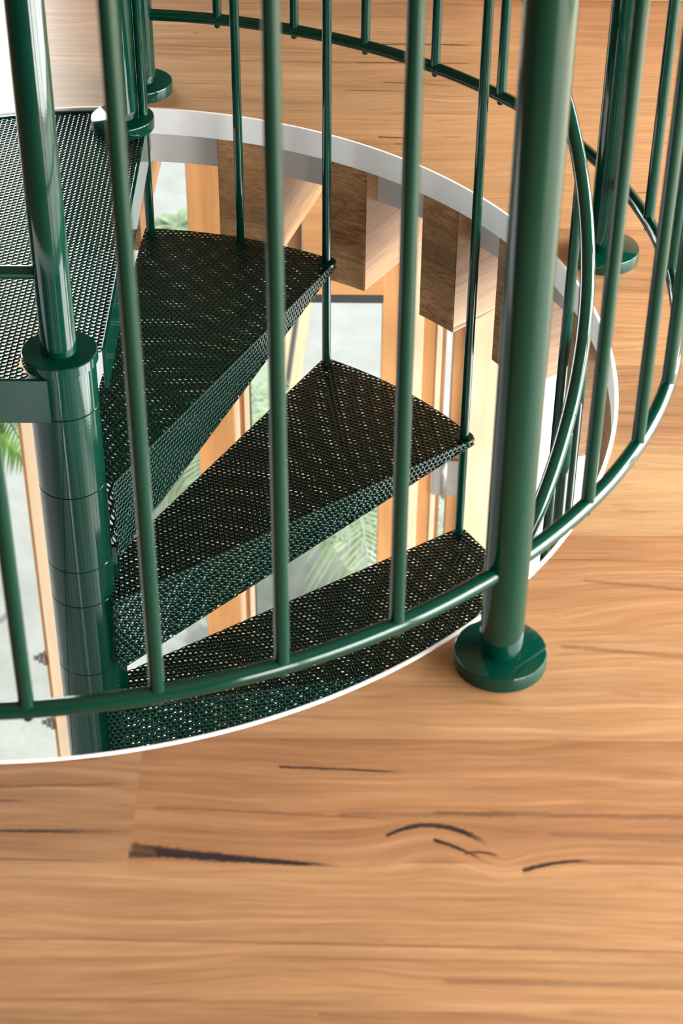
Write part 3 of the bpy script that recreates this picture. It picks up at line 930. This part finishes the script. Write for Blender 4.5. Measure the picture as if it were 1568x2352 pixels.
# ------------------------------------------------------------------ upper room shell
PLASTER = mat_plain('white_plaster', (.80, .80, .79), .8, .01)
SHADE = mat_plain('charcoal_panel', (.05, .048, .045), .6, .05)
CEIL = mat_wood('timber_ceiling_lining', (.16, .09, .045), (.22, .125, .06), 'X', 1, .6, .2)
YW = 2.6; XW = 2.5
def wall(name, lo, hi, mat):
    o = MB().box(lo, hi).build(name, mat); return tag(o, kind='structure')
wall('ceiling', (-4, -5, 2.75), (4, YW, 2.85), CEIL)
wall('wall_back', (-4.1, -5.1, -.3), (4.1, -5.0, 2.75), SHADE)
wall('wall_left', (-4.1, -5, -.3), (-4.0, YW, 2.75), SHADE)
WX = -.46
wall('wall_front', (WX, YW, -.3), (4.1, YW + .1, 2.75), SHADE)
w = MB().box((-4, YW, -.3), (WX, YW + .1, .03)); w.box((-4, YW, 1.32), (WX, YW + .1, 2.75))
tag(w.build('wall_front_trim', SHADE), kind='structure')
w4 = frame_empty('window_4')
for x in (-3.98, -2.8, -1.62):
    member('mullion', x, x+.05, YW, YW+.08, .03, 1.32, TIMBER, w4)
member('glass_pane', -3.9, WX, YW+.05, YW+.056, .03, 1.32, GLASS, w4)
w = MB().box((XW, -5, -.3), (XW + .1, YW, .03)); w.box((XW, -5, 1.22), (XW + .1, YW, 2.75))
for y0, y1 in ((-5, -4.4), (2.2, YW)): w.box((XW, y0, .03), (XW + .1, y1, 1.22))
tag(w.build('wall_right', PLASTER), kind='structure')
w5 = frame_empty('window_5')
for y in (-4.4, -3.2, -1.9, -1.1, .2, 1.1, 2.15):
    member('mullion', XW, XW + .07, y, y+.07, .03, 1.22, TIMBER, w5)
# timber joinery standing at the far right of the floor
JO = mat_wood('joinery_front_timber', (.34, .16, .06), (.44, .22, .09), 'X', 1, .4, .2)
j = empty('timber_cabinet', (2.0, 1.55, 0), 'low brown timber cabinet base at the top right edge of the floor', 'cabinet')
MB().box((-1.35, -.28, 0), (.42, .2, .10), None, .002).build('plinth', JO, j)
MB().box((-1.38, -.25, .10), (.44, .2, .80), None, .003).build('body', JO, j)

# ------------------------------------------------------------------ light
def area(name, loc, rot, sx, sy, power, c=(1, 1, 1)):
    l = bpy.data.lights.new(name, 'AREA'); l.shape = 'RECTANGLE'; l.size = sx; l.size_y = sy
    l.energy = power; l.color = c
    o = bpy.data.objects.new(name, l); COL.objects.link(o); o.location = loc; o.rotation_euler = rot; return o
# daylight in the window openings
area('daylight_far_window', (-2.24, YW + .12, .68), (rad(-90), 0, 0), 3.5, 1.28, 235, (.97, .99, 1))
area('daylight_right_window', (XW + .12, -1.1, .62), (0, rad(90), 0), 1.2, 6.6, 600, (1, .985, .96))
# daylight entering the lower storey from its right, and an added near lamp
area('daylight_lower_right', (3.6, -.6, -1.5), (0, rad(90), rad(0)), 2.2, 3.4, 250, (1, .98, .95))
area('daylight_lower_left', (-4.2, -.5, -1.5), (0, rad(-90), 0), 2.0, 4.0, 40, (1, 1, 1))
nl = area('stripe_lamp_lower_near', (-.6, -7.2, -.2), (rad(70), 0, 0), .5, .5, 520, (1, 1, 1))  # unseen lamp added so the hub reflects stripes cast between the piers
s = bpy.data.lights.new('sun', 'SUN'); s.energy = 3.0; s.angle = rad(3); s.color = (1, .95, .86)
so = bpy.data.objects.new('sun', s); COL.objects.link(so); so.rotation_euler = Vector((.45, .62, .85)).to_track_quat('Z', 'Y').to_euler()
wd = bpy.data.worlds.new('world'); scene.world = wd; wd.use_nodes = True
bg = wd.node_tree.nodes['Background']; bg.inputs[0].default_value = (.90, .95, 1, 1); bg.inputs[1].default_value = 1.3

scene.view_settings.view_transform = 'Standard'; scene.view_settings.look = 'None'
scene.view_settings.exposure = 0.18; scene.view_settings.gamma = 1
scene.view_settings.use_curve_mapping = False
